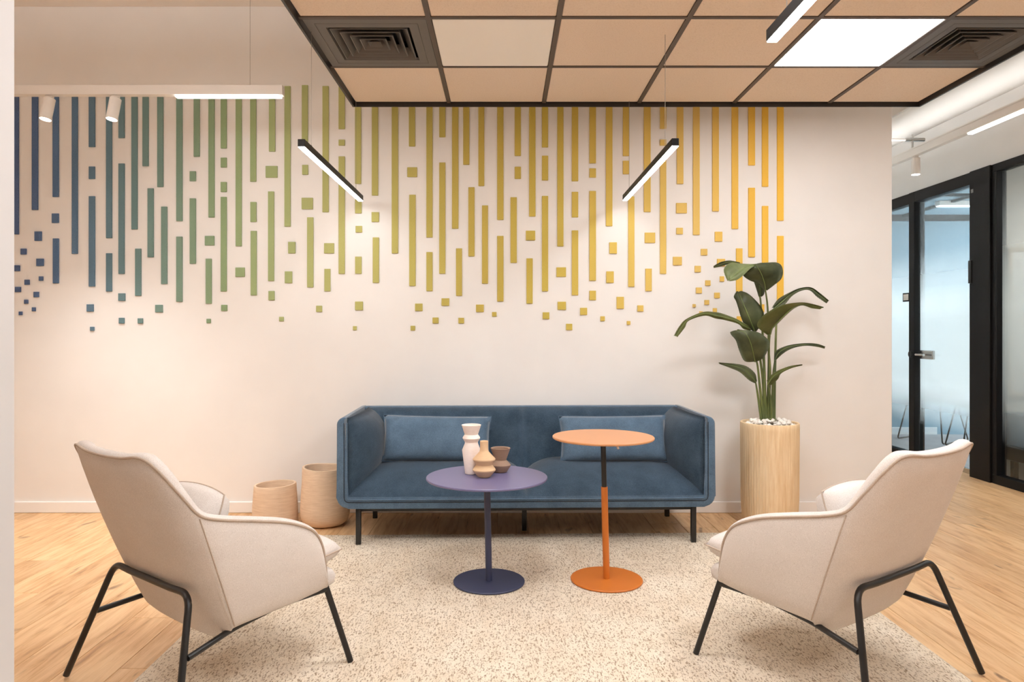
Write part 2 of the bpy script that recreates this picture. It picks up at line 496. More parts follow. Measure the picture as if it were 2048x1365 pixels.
# unseen fill lamps added: cool in the meeting room, warm in the next
t = empty('meeting_fill_lamp', (5.2, 7.3, 2.5), label='slim white linear lamp added to light the blue glass room', cat='ceiling lamp')
obj('housing', box(NB(), (-.7, -.04, .01), (.7, .04, .058), .004, 1), M['white_plastic'], t)
obj('diffuser', box(NB(), (-.69, -.03, .0), (.69, .03, .0095)), emit('fill_cool', (.74, .90, 1), 6), t)
t = empty('side_room_fill_lamp', (5.0, 4.4, 2.5), label='slim white linear lamp added to light the room behind the far right glass', cat='ceiling lamp')
obj('housing', box(NB(), (-.04, -.7, .01), (.04, .7, .058), .004, 1), M['white_plastic'], t)
obj('diffuser', box(NB(), (-.03, -.69, .0), (.03, .69, .0095)), emit('fill_warm', (1, .94, .88), 110), t)

# ------------------------------------------------------------------ felt strips on the wall
STOPS = [(25, (34, 64, 112)), (110, (50, 88, 128)), (190, (70, 106, 128)), (270, (88, 122, 122)), (350, (108, 138, 120)), (450, (134, 158, 108)),
         (550, (158, 172, 110)), (650, (176, 176, 100)), (800, (188, 178, 84)), (950, (196, 172, 62)), (1100, (206, 182, 62)),
         (1250, (226, 192, 80)), (1400, (236, 198, 100)), (1500, (248, 196, 58)), (1570, (255, 200, 48))]


def strip_col(px):
    for (a, ca), (b, cb) in zip(STOPS, STOPS[1:]):
        if px <= b:
            t = max(0, (px - a) / (b - a)); return lin([min(250, (p + (q - p) * t) * .95 + 2) for p, q in zip(ca, cb)])
    return lin(STOPS[-1][1])


TOP = 172
# x0 x1 y0 y1 measured on the wall plane
STR = """25 37 174 469;63 75.5 174 420;104.6 117 174 394;103 117 427 446;105 117 477 567;143 155 174 508;177 189.5 172 294;177 189.5 333 358;177 189.5 392.5 573.5
172.7 186.6 609 623.5;179.5 188 654 662;211.5 223.5 173 476.5;211.5 223.5 506.7 583.3;236.4 248.6 172 276;236.4 248.6 327 548;236 250 587 602;237 248.4 636 647.3
262.3 274.5 172 459;269.7 282 497.5 592;274.8 285.4 637 647.3;284.4 296.6 172 332.3;294.6 306.8 376.8 514.8;314 326 172 374;321.7 334 413.3 568.4;310 325 610 625
352 364.4 172 442.4;352 364.4 473.4 604;387 399 172 313.3;379 391.3 342.5 362.3;379 391.3 396.8 527.7;416.5 428.6 172 435;409.3 428 472 491;411 423 517.6 607.7
412.6 421 638 646.6;441 453 172 296.8;441 453 315.3 334.9;441 453 364 384;441 453 393.8 583.3;442 454 610 622.4;471 483 171 492.7;470.5 489 535.3 554
500 512 172 363.3;500.4 512.4 404 444;501 513 462 591;68.3 82.8 463 482;40.4 52.3 497.5 509.4;27 39 530.8 542.7;72 86.8 517.6 532.3;48.2 58.4 559.7 570;77 85.6 553 561.8
29 41 574 584.6;66.5 77.2 584 594.8;47.5 55.6 599.8 608;63 70.6 615 623;36.8 44 623.5 630.6;537.6 550 172 303;531 554.6 332 355.2;535.8 547.8 383 562.3
536.6 548.8 582.3 601;558 567 634 643;568.6 580.8 172 453.3;576 590.4 484 507;569.3 584 543 566.6;603.4 615.6 170 296;604 616 329.8 349.3;603 625.5 395.6 418.5
614 626.5 434.8 575;632 644 611.8 624.2;644.7 657 172 424.4;648 668 486.6 507;648.6 660.5 538 583;677 689.4 172 258;677 689.4 279.3 291;677 689.4 312.8 548
709.8 722 172 367.6;710 723 398 426.7;711 724 452 465;710 723 513.5 547.8;710 725.5 603.4 620.7;705.7 713.3 652.7 660.8;743.5 756 172 391;743 757.7 424.4 444
745.3 757.7 475 566;783.4 796 172 507;817.7 830 172 292.7;814.4 834 334.6 354;818.4 831 389.5 572.4;830 845 607.5 622.4;821 830 652 661.5;852.7 865 172 475
852.7 865 504.4 582.6;865 877 635.4 647.3;878.4 890.6 172 274.4;878.4 890.6 325 547.8;883 898.4 597 612;904 916.7 172 457.4;912 924 497 592;916.7 928 636 647.3
926.4 938.6 172 329.5;936.8 949 374.5 513;956.8 968.5 172 372;964 976 411 567.6;952 967.5 609.5 624.5;984 993 624.5 633.6;994.4 1007 172 440;994.4 1007 472 603.4
1029.4 1041.8 172 311.7;1029.4 1041.8 333.5 357.7;1021 1033.6 394.6 526;1058.4 1071 172 433;1051.8 1070.5 461.5 480.8;1053 1065.4 517 607.7;1085.4 1098.7 625 638.6
1084 1096.3 172 294.7;1084 1096.3 311.4 360.7;1084 1096.3 392 583;1115.4 1132 603.8 620;1132.3 1144.7 648 660.7;1114.7 1127 172 493;1113 1132 535 554
1143.8 1156.5 172 362.5;1143.8 1156.5 383.7 434.8;1143.8 1156.5 461 590.7;1160.5 1174.4 616 630.4;1179 1192 172 326.5;1179 1192 336.8 355;1179 1192 382 561.7
1179 1192 581.7 600.7;1201 1209.8 633 642.5;1212 1225 172 452.4;1219 1234 484.8 507.5;1212.8 1227.7 543 566;1233.4 1248 594 618;1246 1258.3 172 312
1246 1258.3 321.4 348.3;1256.7 1269 393 574;1275 1287 611 623.4;1253.7 1261 642.5 650;1288 1301.5 172 424;1289.7 1310.6 465.4 486;1291 1303.7 537.5 582.6
1320.3 1332.7 172 257.5;1320.3 1332.7 279 291;1320.3 1332.7 312 548;1354 1367 172 368;1352.7 1374 406 426.6;1353 1366 455.7 468.7;1346.3 1364 513.8 530.8
1386.3 1399.6 172 470;1389.6 1402 532 544.7;1402 1415 498 510.8;1410.8 1421.4 561 571.7;1392.4 1404 575.3 587;1429 1440 585.6 596.8;1409.3 1418.7 600.4 609.8
1385.4 1391.8 608.6 615;1426 1434 616.8 626;1440 1448.7 553 563.5;1434.5 1450.5 518 533;1399 1406 623 631;1425 1438 172 422.7;1430 1445 463.6 483.3
1463.8 1476.8 172 458;1472.6 1485.3 497 585;1474 1484 633 646;1497 1510.4 172 330.7;1497 1510.4 375.6 514.4;1524.4 1537 172 373.4;1524.4 1537 412 566
1518 1529 609 625;1554.6 1567.7 172 441.5;1554.6 1567.7 472 601"""
art = empty('wall_art', P(800, 430, WY), label='large wall art of thin felt strips and squares falling from navy through green to yellow', cat='wall art')
TH = .009
for item in STR.replace('\n', ';').split(';'):
    x0, x1, y0, y1 = map(float, item.split())
    a, b = P(x0, y1, WY - TH), P(x1, y0, WY - TH)
    c = (a + b) / 2; hx, hz_ = (b.x - a.x) / 2, (b.z - a.z) / 2
    o = obj('felt_square' if (y1 - y0) < 30 else 'felt_strip', box(NB(), (-hx, 0, -hz_), (hx, TH - .0004, hz_), .0015, 1), M['felt'], art, angle=20)
    o.location = c - art.location
    o.color = (*strip_col((x0 + x1) / 2), 1)

# ------------------------------------------------------------------ suspended ceiling
CZ = 2.643; CX = [-.945, -.348, .252, .852, 1.452, 2.052, 2.617]; CY = [4.43 - .6 * k for k in range(9)]
sc = empty('suspended_ceiling', (.84, 2.0, CZ), kind='structure')
sc['label'] = 'suspended ceiling island of square beige tiles in a dark grid'


def put(name, bm, m, parent, **k):
    o = obj(name, bm, m, parent, **k); o.location = -parent.location; return o


SPEC = {(0, 1): 'diff', (1, 1): 'off', (4, 1): 'on', (5, 1): 'diff', (1, 3): 'on', (4, 3): 'on', (1, 6): 'on', (4, 6): 'on'}  # lit panels beyond the second row are unseen, added as fill light
tile_me = None
for i in range(6):
    for j in range(8):
        if (i, j) in SPEC: continue
        x0, x1, y1, y0 = CX[i] + .011, CX[i + 1] - .011, CY[j] - .011, CY[j + 1] + .011
        if i < 5 and tile_me is not None:
            o = link('ceiling_tile', tile_me, None, sc); 
        else:
            o = obj('ceiling_tile', box(NB(), (x0 - (x0 + x1) / 2, y0 - (y0 + y1) / 2, 0), (x1 - (x0 + x1) / 2, y1 - (y0 + y1) / 2, .016), .003, 1), M['tile'], sc)
            if i == 0: tile_me = o.data
        o.location = Vector(((x0 + x1) / 2, (y0 + y1) / 2, CZ + .004)) - sc.location
for xx in CX[1:-1]:
    put('grid_bar', box(NB(), (xx - .012, CY[-1], CZ - .001), (xx + .012, CY[0], CZ + .03), .001, 1), M['grid'], sc)
for yy in CY[1:-1]:
    put('grid_bar', box(NB(), (CX[0], yy - .0115, CZ - .0004), (CX[-1], yy + .0115, CZ + .03), .001, 1), M['grid'], sc)
for lo, hi in (((CX[0] - .012, CY[0], CZ - .022), (CX[-1] + .012, CY[0] + .012, CZ + .05)), ((CX[0] - .012, CY[-1] - .012, CZ - .022), (CX[-1] + .012, CY[-1], CZ + .05)),
               ((CX[0] - .012, CY[-1], CZ - .022), (CX[0], CY[0], CZ + .05)), ((CX[-1], CY[-1], CZ - .022), (CX[-1] + .012, CY[0], CZ + .05))):
    put('edge_trim', box(NB(), lo, hi, .0015, 1), M['trim'], sc)
for xx in (-.9, .85, 2.57):
    for yy in (4.38, 2.0):
        bm = NB(); tube(bm, [(xx, yy, CZ + .03), (xx, yy, SLAB)], .003, 6); put('hanger_rod', bm, M['chrome'], sc)

for (i, j), kind in SPEC.items():
    x0, x1, y1, y0 = CX[i] + .0135, CX[i + 1] - .0135, CY[j] - .0135, CY[j + 1] + .0135
    c = Vector(((x0 + x1) / 2, (y0 + y1) / 2, CZ)); hx, hy = (x1 - x0) / 2, (y1 - y0) / 2
    if kind == 'diff':
        t = empty('air_diffuser', c, label='square charcoal air diffuser beside the %s' % ('unlit white ceiling panel' if i == 0 else 'glowing ceiling light panel'), cat='air vent', group='ceiling air diffusers')
        s = min(hx, hy)
        # face plate with a square opening
        bm = NB(); o_ = .2
        def ringq(a, ax, z): return [Vector(p) for p in ((-ax, -a, z), (ax, -a, z), (ax, a, z), (-ax, a, z))]
        k = hx / hy
        ring_loft(bm, [ringq(hy, hx, .012), ringq(hy, hx, 0), ringq(hy - .042, hx - .042, 0), ringq(hy - .044, hx - .044, .0025), ringq(hy - .046, hx - .046, 0), ringq(o_, o_ * k, 0), ringq(o_ - .006, (o_ - .006) * k, .012)], True, False)
        obj('face_plate', bm, M['diff'], t, angle=20)
        bm = NB(); ring_loft(bm, [ringq(o_, o_ * k, .012), ringq(o_, o_ * k, .10)], True, False); bm.faces.new([bm.verts.new(p) for p in ringq(o_, o_ * k, .10)])
        obj('throat', bm, M['diff_dark'], t, angle=20)
        for a in (.186, .146, .106, .066):
            bm = NB(); ring_loft(bm, [ringq(a - .036, (a - .036) * k, .046), ringq(a, a * k, .004), ringq(a, a * k, -.001), ringq(a - .004, (a - .004) * k, -.001), ringq(a - .040, (a - .040) * k, .046)], True, False)
            obj('louver', bm, M['diff'], t, angle=20)
        bm = NB(); ring_loft(bm, [ringq(.032, .032 * k, .002), ringq(.001, .001, .030)], True, False); obj('louver', bm, M['diff'], t, angle=20)
    else:
        lab = {'off': 'square white ceiling light panel that is switched off',
               'on': 'square ceiling light panel glowing bright white' if j == 1 else 'unseen added fill light panel %s, %s of its pair' % ('over the camera' if j == 6 else 'over the chairs', 'left' if i == 1 else 'right')}[kind]
        t = empty('light_panel', c, label=lab, cat='ceiling light', group='' or ('added fill light panels' if j != 1 else None))
        bm = NB(); box(bm, (-hx, -hy, .004), (hx, hy, .03), .002, 1); obj('housing', bm, M['white_plastic'], t)
        obj('diffuser', box(NB(), (-hx + .004, -hy + .004, .0005), (hx - .004, hy - .004, .0038)), M['led_panel' if j == 1 else 'led_panel_fill'] if kind == 'on' else M['lens_off'], t, smooth=False)

# ------------------------------------------------------------------ linear pendants
def pendant(x, y0, y1, z, wires, label):
    t = empty('pendant_lamp', (x, (y0 + y1) / 2, z), label=label, cat='pendant lamp', group='black linear pendant lamps')
    h = (y1 - y0) / 2; w = .0165; hh = .036
    bm = NB(); box(bm, (-w, -h, .002), (w, h, hh), .0015, 1); obj('housing', bm, M['black'], t)
    obj('led_diffuser', box(NB(), (-w + .0022, -h + .002, -.0015), (w - .0022, h - .002, .0018)), M['led_pend'], t, smooth=False)
    for wy in wires:
        bm = NB(); tube(bm, [(0, wy - t.location.y, hh), (0, wy - t.location.y, CZ - z)], .0011, 6); obj('suspension_wire', bm, M['wire'], t)
        bm = NB(); lathe(bm, [(.0055, hh - .001), (.0055, hh + .006), (.003, hh + .014), (.0015, hh + .016)], 12, (0, wy - t.location.y)); obj('wire_grip', bm, M['chrome'], t)


pendant(-.925, 3.205, 4.535, 2.044, (3.374, 4.39), 'slim black linear pendant hanging left of the ceiling island corner')
pendant(.782, 3.205, 4.535, 2.048, (3.41, 4.39), 'slim black linear pendant hanging above the orange table')
pendant(.785, .60, 2.06, 2.05, (.8, 1.95), 'slim black linear pendant nearest the camera, beside the glowing panel')

# ------------------------------------------------------------------ white track lights
def track(loc, rz, length, led0, led1, spots, label, wires, aim, led='led_track', watts=SPOT_W, cone=100, soft=.03, up=None):
    t = empty('track_light', loc, rz, label=label, cat='track light', group='white track lights')
    bm = NB(); box(bm, (0, -.022, 0), (length, .022, .055), .002, 1)
    if up: box(bm, (0, -.022, .055), (length, -.018, .066)); box(bm, (0, .018, .055), (length, .022, .066))
    obj('rail', bm, M['white_plastic'], t)
    bm = NB(); box(bm, (led0, -.019, -.012), (led1, .019, -.0005), .003, 2); obj('led_diffuser', bm, M[led], t)
    if up: obj('added_uplight', box(NB(), (.05, -.017, .0555), (length - .05, .017, .060)), M[up], t, smooth=False)  # upward lamp added on the rail to brighten slab and upper walls
    for wx in wires:
        bm = NB(); tube(bm, [(wx, 0, .055), (wx, 0, SLAB - loc[2])], .0012, 6); obj('suspension_wire', bm, M['wire'], t)
    for sx in spots:
        bm = NB(); box(bm, (-.02, -.012, -.012), (.02, .012, 0), .002, 1); tube(bm, [(0, 0, -.012), (0, 0, -.02)], .007, 10)
        ad = obj('adapter', bm, M['white_plastic'], t); ad.location = (sx, 0, 0)
        rr = .031
        bm = NB(); lathe(bm, [(rr - .004, -.126), (rr, -.127), (rr, -.003), (rr - .003, 0), (0, 0)], 28)
        hd_ = obj('spotlight_head', bm, M['white_plastic'], t); hd_.location = (sx, 0, -.016); hd_.rotation_euler = aim
        bm = NB(); lathe(bm, [(0, -.1285), (rr - .004, -.1285), (rr - .004, -.1265), (0, -.1265)], 28); obj('spotlight_lens', bm, M['led_spot'], hd_)
        if watts:
            ld = bpy.data.lights.new('spot_light', 'SPOT'); ld.energy = watts; ld.color = (1, .99, .97); ld.spot_size = R(cone); ld.spot_blend = .9; ld.shadow_soft_size = soft
            lo_ = bpy.data.objects.new('spot_light', ld); COL.objects.link(lo_); lo_.parent = hd_; lo_.location = (0, 0, -.135)


tz = 2.552
track((-2.95, 4.02, tz), 0, 2.95 - 1.262, 2.95 - 1.875, 2.95 - 1.275, (2.95 - 2.60, 2.95 - 2.222), 'white ceiling track with two spotlights and a lit bar in front of the striped wall', (1.497, .04), (R(-8), R(6), 0))
track((3.165, 8.2, tz), R(-90), 8.2 - 2.6, 8.2 - 4.77, 8.2 - 3.1, (8.2 - 5.40,), 'white ceiling track with one spotlight and a lit bar in the corridor', (8.2 - 6.05, 8.2 - 3.6), (0, 0, 0), 'led_track_corridor', 40, up='fill_up')
track((-3.4, 2.15, tz), 0, 2.4, .1, .5, (1.55, .8), 'unseen white track with two spotlights added over the left aisle as fill', (.2, 2.2), (R(58), 0, R(-22)), watts=34, cone=88, soft=.25, up='fill_up_left')  # whole track is out of view, added to wash the wall and lift fill

# duct and sprinkler pipe above the corridor
t = empty('air_duct', (3.45, 6, 2.97), label='round white air duct running along the corridor ceiling', cat='duct')
M['duct'] = paint('duct_paint', (196, 191, 185))
bm = NB(); tube(bm, [(0, -6.0, 0), (0, 3.0, 0)], .115, 32); obj('duct_pipe', bm, M['duct'], t)
for yy in (-3.6, -1.6, .4, 1.9):
    bm = NB(); tube(bm, [(0, yy - .02, 0), (0, yy + .02, 0)], .1195, 32, True); obj('duct_collar', bm, M['duct'], t)
    bm = NB(); tube(bm, [(0, yy, .11), (0, yy, SLAB - 2.97)], .004, 6); obj('hanger_rod', bm, M['chrome'], t)
t = empty('sprinkler_pipe', (3.2, 5.85, 2.80), label='thin pale sprinkler pipe with a metal fitting crossing the corridor', cat='pipe')
bm = NB(); tube(bm, [(-.62, 0, 0), (.22, 0, 0)], .011, 12); obj('pipe', bm, M['white_plastic'], t)
bm = NB(); tube(bm, [(.20, 0, -.07), (.20, 0, .042)], .010, 12); tube(bm, [(.14, 0, 0), (.30, 0, 0)], .015, 12); obj('fitting', bm, M['chrome'], t)
bm = NB(); tube(bm, [(-.3, 0, .008), (-.3, 0, SLAB - 2.80)], .003, 6); obj('hanger_rod', bm, M['chrome'], t)

# ------------------------------------------------------------------ rug
RZ = .0085
bm = NB(); nx, ny = 250, 260
RX0, RX1, RY0, RY1 = -1.268, 1.604, 1.22, 4.155
gv = []
for i in range(nx + 1):
    for j in range(ny + 1):
        xx = RX0 + (RX1 - RX0) * i / nx; yy = RY0 + (RY1 - RY0) * j / ny + .022 * (xx - .17)
        e_ = min(i, nx - i, j, ny - j)
        gv.append(bm.verts.new((xx, yy, RZ + random.uniform(-.0026, -.0002) if e_ > 0 else .002)))
for i in range(nx):
    for j in range(ny):
        a = i * (ny + 1) + j; bm.faces.new((gv[a], gv[a + ny + 1], gv[a + ny + 2], gv[a + 1]))
bl = [bm.verts.new((v.co.x, v.co.y, .0004)) for v in (gv[0], gv[nx * (ny + 1)], gv[-1], gv[ny])]
bm.faces.new(bl[::-1])
rug = obj('rug', bm, M['rug'], None, angle=80, label='cream loop pile rug flecked with brown under the tables and chairs', cat='rug')

# ------------------------------------------------------------------ sofa
so = empty('sofa', (.122, 4.262, 0), R(1.4), label='slate blue three seat sofa with black legs against the striped wall', cat='sofa')
HX, HY = 1.062, .33; ZB, ZT = .213, .722
def arc(cx, cz, r, a0, a1, n=6): return [(cx + r * math.cos(R(a0 + (a1 - a0) * k / n)), cz + r * math.sin(R(a0 + (a1 - a0) * k / n))) for k in range(n + 1)]
th = .054; ro, ri = .062, .018
outer = arc(-HX + .04, ZT - .04, .04, 90, 180, 5) + arc(-HX + ro, ZB + ro, ro, 180, 270) + arc(HX - ro, ZB + ro, ro, 270, 360) + arc(HX - .04, ZT - .04, .04, 0, 90, 5)
inner = [(HX - th, ZT)] + arc(HX - th - ri, ZB + th + ri, ri, 0, -90, 3) + arc(-HX + th + ri, ZB + th + ri, ri, 270, 180, 3) + [(-HX + th, ZT)]
poly = outer + inner
# slight barrel of the outer sides
poly = [(x + (math.copysign(.006, x) * math.sin(math.pi * (z - ZB) / (ZT - ZB)) if abs(x) > HX - .03 else 0), z) for x, z in poly]
bm = NB()
ring_loft(bm, [[Vector((x * .999, y, z)) for x, z in poly] for y in (-HY, -HY + .2, HY)], True, False)
def cap(bm, y):
    vs = sorted([v for v in bm.verts if abs(v.co.y - y) < 1e-5], key=lambda v: v.index)
    return vs
bm.verts.ensure_lookup_table()
n_ = len(poly)
for k in (0, 2):
    f = bm.faces.new([bm.verts[k * n_ + q] for q in range(n_)])
bmesh.ops.bevel(bm, geom=[e for e in bm.edges if len(e.link_faces) == 2 and max(len(f.verts) for f in e.link_faces) > 6], offset=.012, segments=3, profile=.5, affect='EDGES')
obj('frame_shell', bm, M['sofa'], so, angle=50)
bm = NB(); box(bm, (-HX + .045, HY - .075, ZB + .01), (HX - .045, HY + .002, ZT), .02, 3); obj('back_panel', bm, M['sofa'], so)


def pad(bm, nu, nv, fn):
    g_ = [[bm.verts.new(fn(i / nu, j / nv)) for j in range(nv + 1)] for i in range(nu + 1)]
    for i in range(nu):
        for j in range(nv):
            bm.faces.new((g_[i][j], g_[i + 1][j], g_[i + 1][j + 1], g_[i][j + 1]))
    return g_


def ramp(u, p=2.4, q=.62): return max(0, 1 - (1 - min(1, u)) ** p) ** q
IN = HX - th; SEAM = ZB + th - .004
# seat cushions
for s in (-1, 1):
    def f(u, v, s=s):
        x = s * u * (IN + .004); y = -HY + .006 + v * (.56)
        e = ramp(u / .24, 2.2, .6)                      # rounded towards the centre joint
        eb = ramp((1 - v) / .34, 2.2, .6)              # rounded at the back
        z = SEAM + .165 * ramp(v / .62, 2.0, .62) * (.2 + .8 * e) * (.3 + .7 * eb) * (.5 + .5 * ramp((1 - u) / .42, 2.2, .62)) + .004 * math.sin(7 * u + 2 * v)
        return (x, y, z)
    bm = NB(); g_ = pad(bm, 34, 30, f)
    bmesh.ops.solidify(bm, geom=bm.faces[:], thickness=.02)
    obj('seat_cushion', bm, M['sofa'], so, angle=70)
    # arm pad
    def f(u, v, s=s):
        y = -HY + .006 + u * .60; z = SEAM + v * (ZT - SEAM - .004)
        b_ = .165 * ramp(u / .62, 2.0, .66) * (.2 + .8 * ramp((1 - v) / .42, 2.2, .6)) * (.35 + .65 * ramp(v / .55, 2.0, .7)) * (.72 + .28 * ramp((1 - u) / .35))
        return (s * (IN + .004 - b_ * 1.0), y, z)
    bm = NB(); pad(bm, 30, 24, f); bmesh.ops.solidify(bm, geom=bm.faces[:], thickness=.015)
    obj('arm_pad', bm, M['sofa'], so, angle=70)
    # back pad
    def f(u, v, s=s):
        x = s * u * (IN - .02); z = .33 + v * (ZT - .335)
        e = ramp(u / .05, 2.2, .6)
        b_ = (.060 + .075 * (1 - v) ** .8) * (.7 + .3 * e) * (.15 + .85 * ramp((1 - v) / .14, 2.2, .55))
        return (x, HY - .07 - b_, z)
    bm = NB(); pad(bm, 30, 20, f); bmesh.ops.solidify(bm, geom=bm.faces[:], thickness=.015)
    obj('back_pad', bm, M['sofa'], so, angle=70)
# welt around the front opening
pts = bend([(-IN + .003, -HY - .0015, ZT - .03), (-IN + .003, -HY - .0015, SEAM), (IN - .003, -HY - .0015, SEAM), (IN - .003, -HY - .0015, ZT - .03)], .02)
bm = NB(); tube(bm, pts, .0042, 8); obj('welt', bm, M['sofa'], so)
pts = bend([(-IN - .012, -HY - .001, ZT - .03), (-IN - .012, -HY - .001, SEAM - .014), (IN + .012, -HY - .001, SEAM - .014), (IN + .012, -HY - .001, ZT - .03)], .03)
bm = NB(); tube(bm, pts, .0022, 6); obj('stitch_line', bm, M['sofa_dark'], so)
bm = NB(); box(bm, (-.955, -.30, ZB - .022), (.955, -.27, ZB + .004), .002, 1); box(bm, (-.955, .27, ZB - .022), (.955, .30, ZB + .004), .002, 1)
box(bm, (-.955, -.27, ZB - .022), (-.925, .27, ZB + .004)); box(bm, (.925, -.27, ZB - .022), (.955, .27, ZB + .004)); box(bm, (-.015, -.27, ZB - .022), (.015, .27, ZB + .004))
obj('base_frame', bm, M['black_metal'], so)
for lx, ly, z0 in ((-.945, -.30, RZ), (.945, -.30, RZ), (-.945, .285, 0), (.945, .285, 0), (0, -.02, 0)):
    bm = NB(); box(bm, (lx - .014, ly - .014, z0), (lx + .014, ly + .014, ZB), .0025, 2); obj('leg', bm, M['black_metal'], so)

for (px, rot, lab) in ((873, -1.3, 'left'), (1227, .4, 'right')):
    c = P(px, 878, 4.28)
    t = empty('throw_pillow', c, R(1.4), label='blue rectangular pillow on the %s seat, behind the %s' % (lab, 'vases' if lab == 'left' else 'orange table'), cat='pillow', group='blue pillows on the sofa')
    bm = NB(); mm = Matrix.Rotation(R(72), 4, 'X') @ Matrix.Rotation(R(rot), 4, 'Z')
    rim = pillow(bm, .66, .285, .15, 26, 16, 3.0, .006, mm, .04)
    obj('pillow_cover', bm, M['sofa'], t, angle=80)
    bm = NB(); tube(bm, rim + rim[:1], .003, 6); obj('piping', bm, M['sofa'], t)

# ------------------------------------------------------------------ lounge chairs
def lerp(a, b, t): return a + (b - a) * t


ST = [  # outer top, outer bottom, inward normal (plan) for x >= 0, from the centre of the back to the front edge
    ((0, -.385, .810), (0, -.135, .205), (0, 1)), ((.12, -.383, .814), (.12, -.135, .207), (0, 1)), ((.20, -.376, .823), (.20, -.133, .212), (-.12, 1)),
    ((.243, -.362, .811), (.245, -.130, .224), (-.35, .94)), ((.274, -.330, .764), (.272, -.127, .241), (-.6, .8)), ((.299, -.290, .702), (.290, -.124, .254), (-.8, .6)),
    ((.318, -.248, .645), (.302, -.118, .264), (-.93, .37)), ((.327, -.185, .619), (.308, -.06, .270), (-1, .06)), ((.332, -.07, .592), (.313, .02, .275), (-1, 0)),
    ((.334, .04, .564), (.316, .10, .279), (-1, 0)), ((.335, .115, .534), (.317, .155, .283), (-1, 0)), ((.335, .163, .502), (.318, .19, .286), (-1, 0)),
    ((.334, .192, .455), (.318, .208, .289), (-1, 0)), ((.331, .207, .395), (.318, .218, .292), (-1, 0)), ((.325, .219, .325), (.318, .226, .294), (-1, 0))]


def mir(p): return (-p[0],) + tuple(p[1:])


STA = [(mir(a), mir(b), mir(c)) for a, b, c in ST[:0:-1]] + ST
tops = crom([s[0] for s in STA], 4); bots = crom([s[1] for s in STA], 4); nrm = crom([(s[2][0], s[2][1], 0) for s in STA], 4)
NST = len(tops)
TH_C = .046


def chair_shell(bm):
    rings = []; path = []
    for i in range(NST):
        a, b = tops[i], bots[i]; n = nrm[i].normalized()
        T = (tops[min(i + 1, NST - 1)] - tops[max(i - 1, 0)]).normalized()
        r = n.cross(T)
        ref = Vector((0, .35, .75)) if abs(i - NST // 2) > 26 else Vector((0, 0, 1))
        if r.dot(ref) < 0: r = -r
        r.normalize()
        ring = [b + n * .05 + Vector((0, 0, -.004)), b + n * .014 - Vector((0, 0, .004))]
        K = 9
        for k in range(K + 1):
            t = k / K; ring.append(b.lerp(a, .03 + .97 * t) - n * (.014 * math.sin(math.pi * min(1, t * 1.0)) ** .8))
        for k in range(1, 6):
            w = math.pi * k / 6
            ring.append(a + n * (TH_C / 2 * (1 - math.cos(w))) + r * (.016 * math.sin(w)))
        for k in range(0, 4):
            t = k / 3
            ring.append((a + n * TH_C).lerp(b + n * (TH_C + .006) + Vector((0, 0, .03)), t))
        rings.append(ring); path.append(a + r * .004 - n * .0005)
    rv = ring_loft(bm, rings, False, False)
    m_ = len(rings[0])
    bm.faces.new(rv[0]); bm.faces.new(rv[-1][::-1])
    c1 = bm.verts.new((0, .05, .232)); c2 = bm.verts.new((0, .05, .262))
    for a, b in zip(rv, rv[1:]):
        bm.faces.new((a[0], b[0], c1)); bm.faces.new((a[-1], c2, b[-1]))
    return path


CHAIR_PT = dict(A=(.244, -.236, .393), B=(.299, -.273, .225), C=(.363, -.346, RZ), D=(.342, .316, RZ), E=(.306, .238, .284), M1=(.262, -.10, .247), M2=(.288, .06, .280))


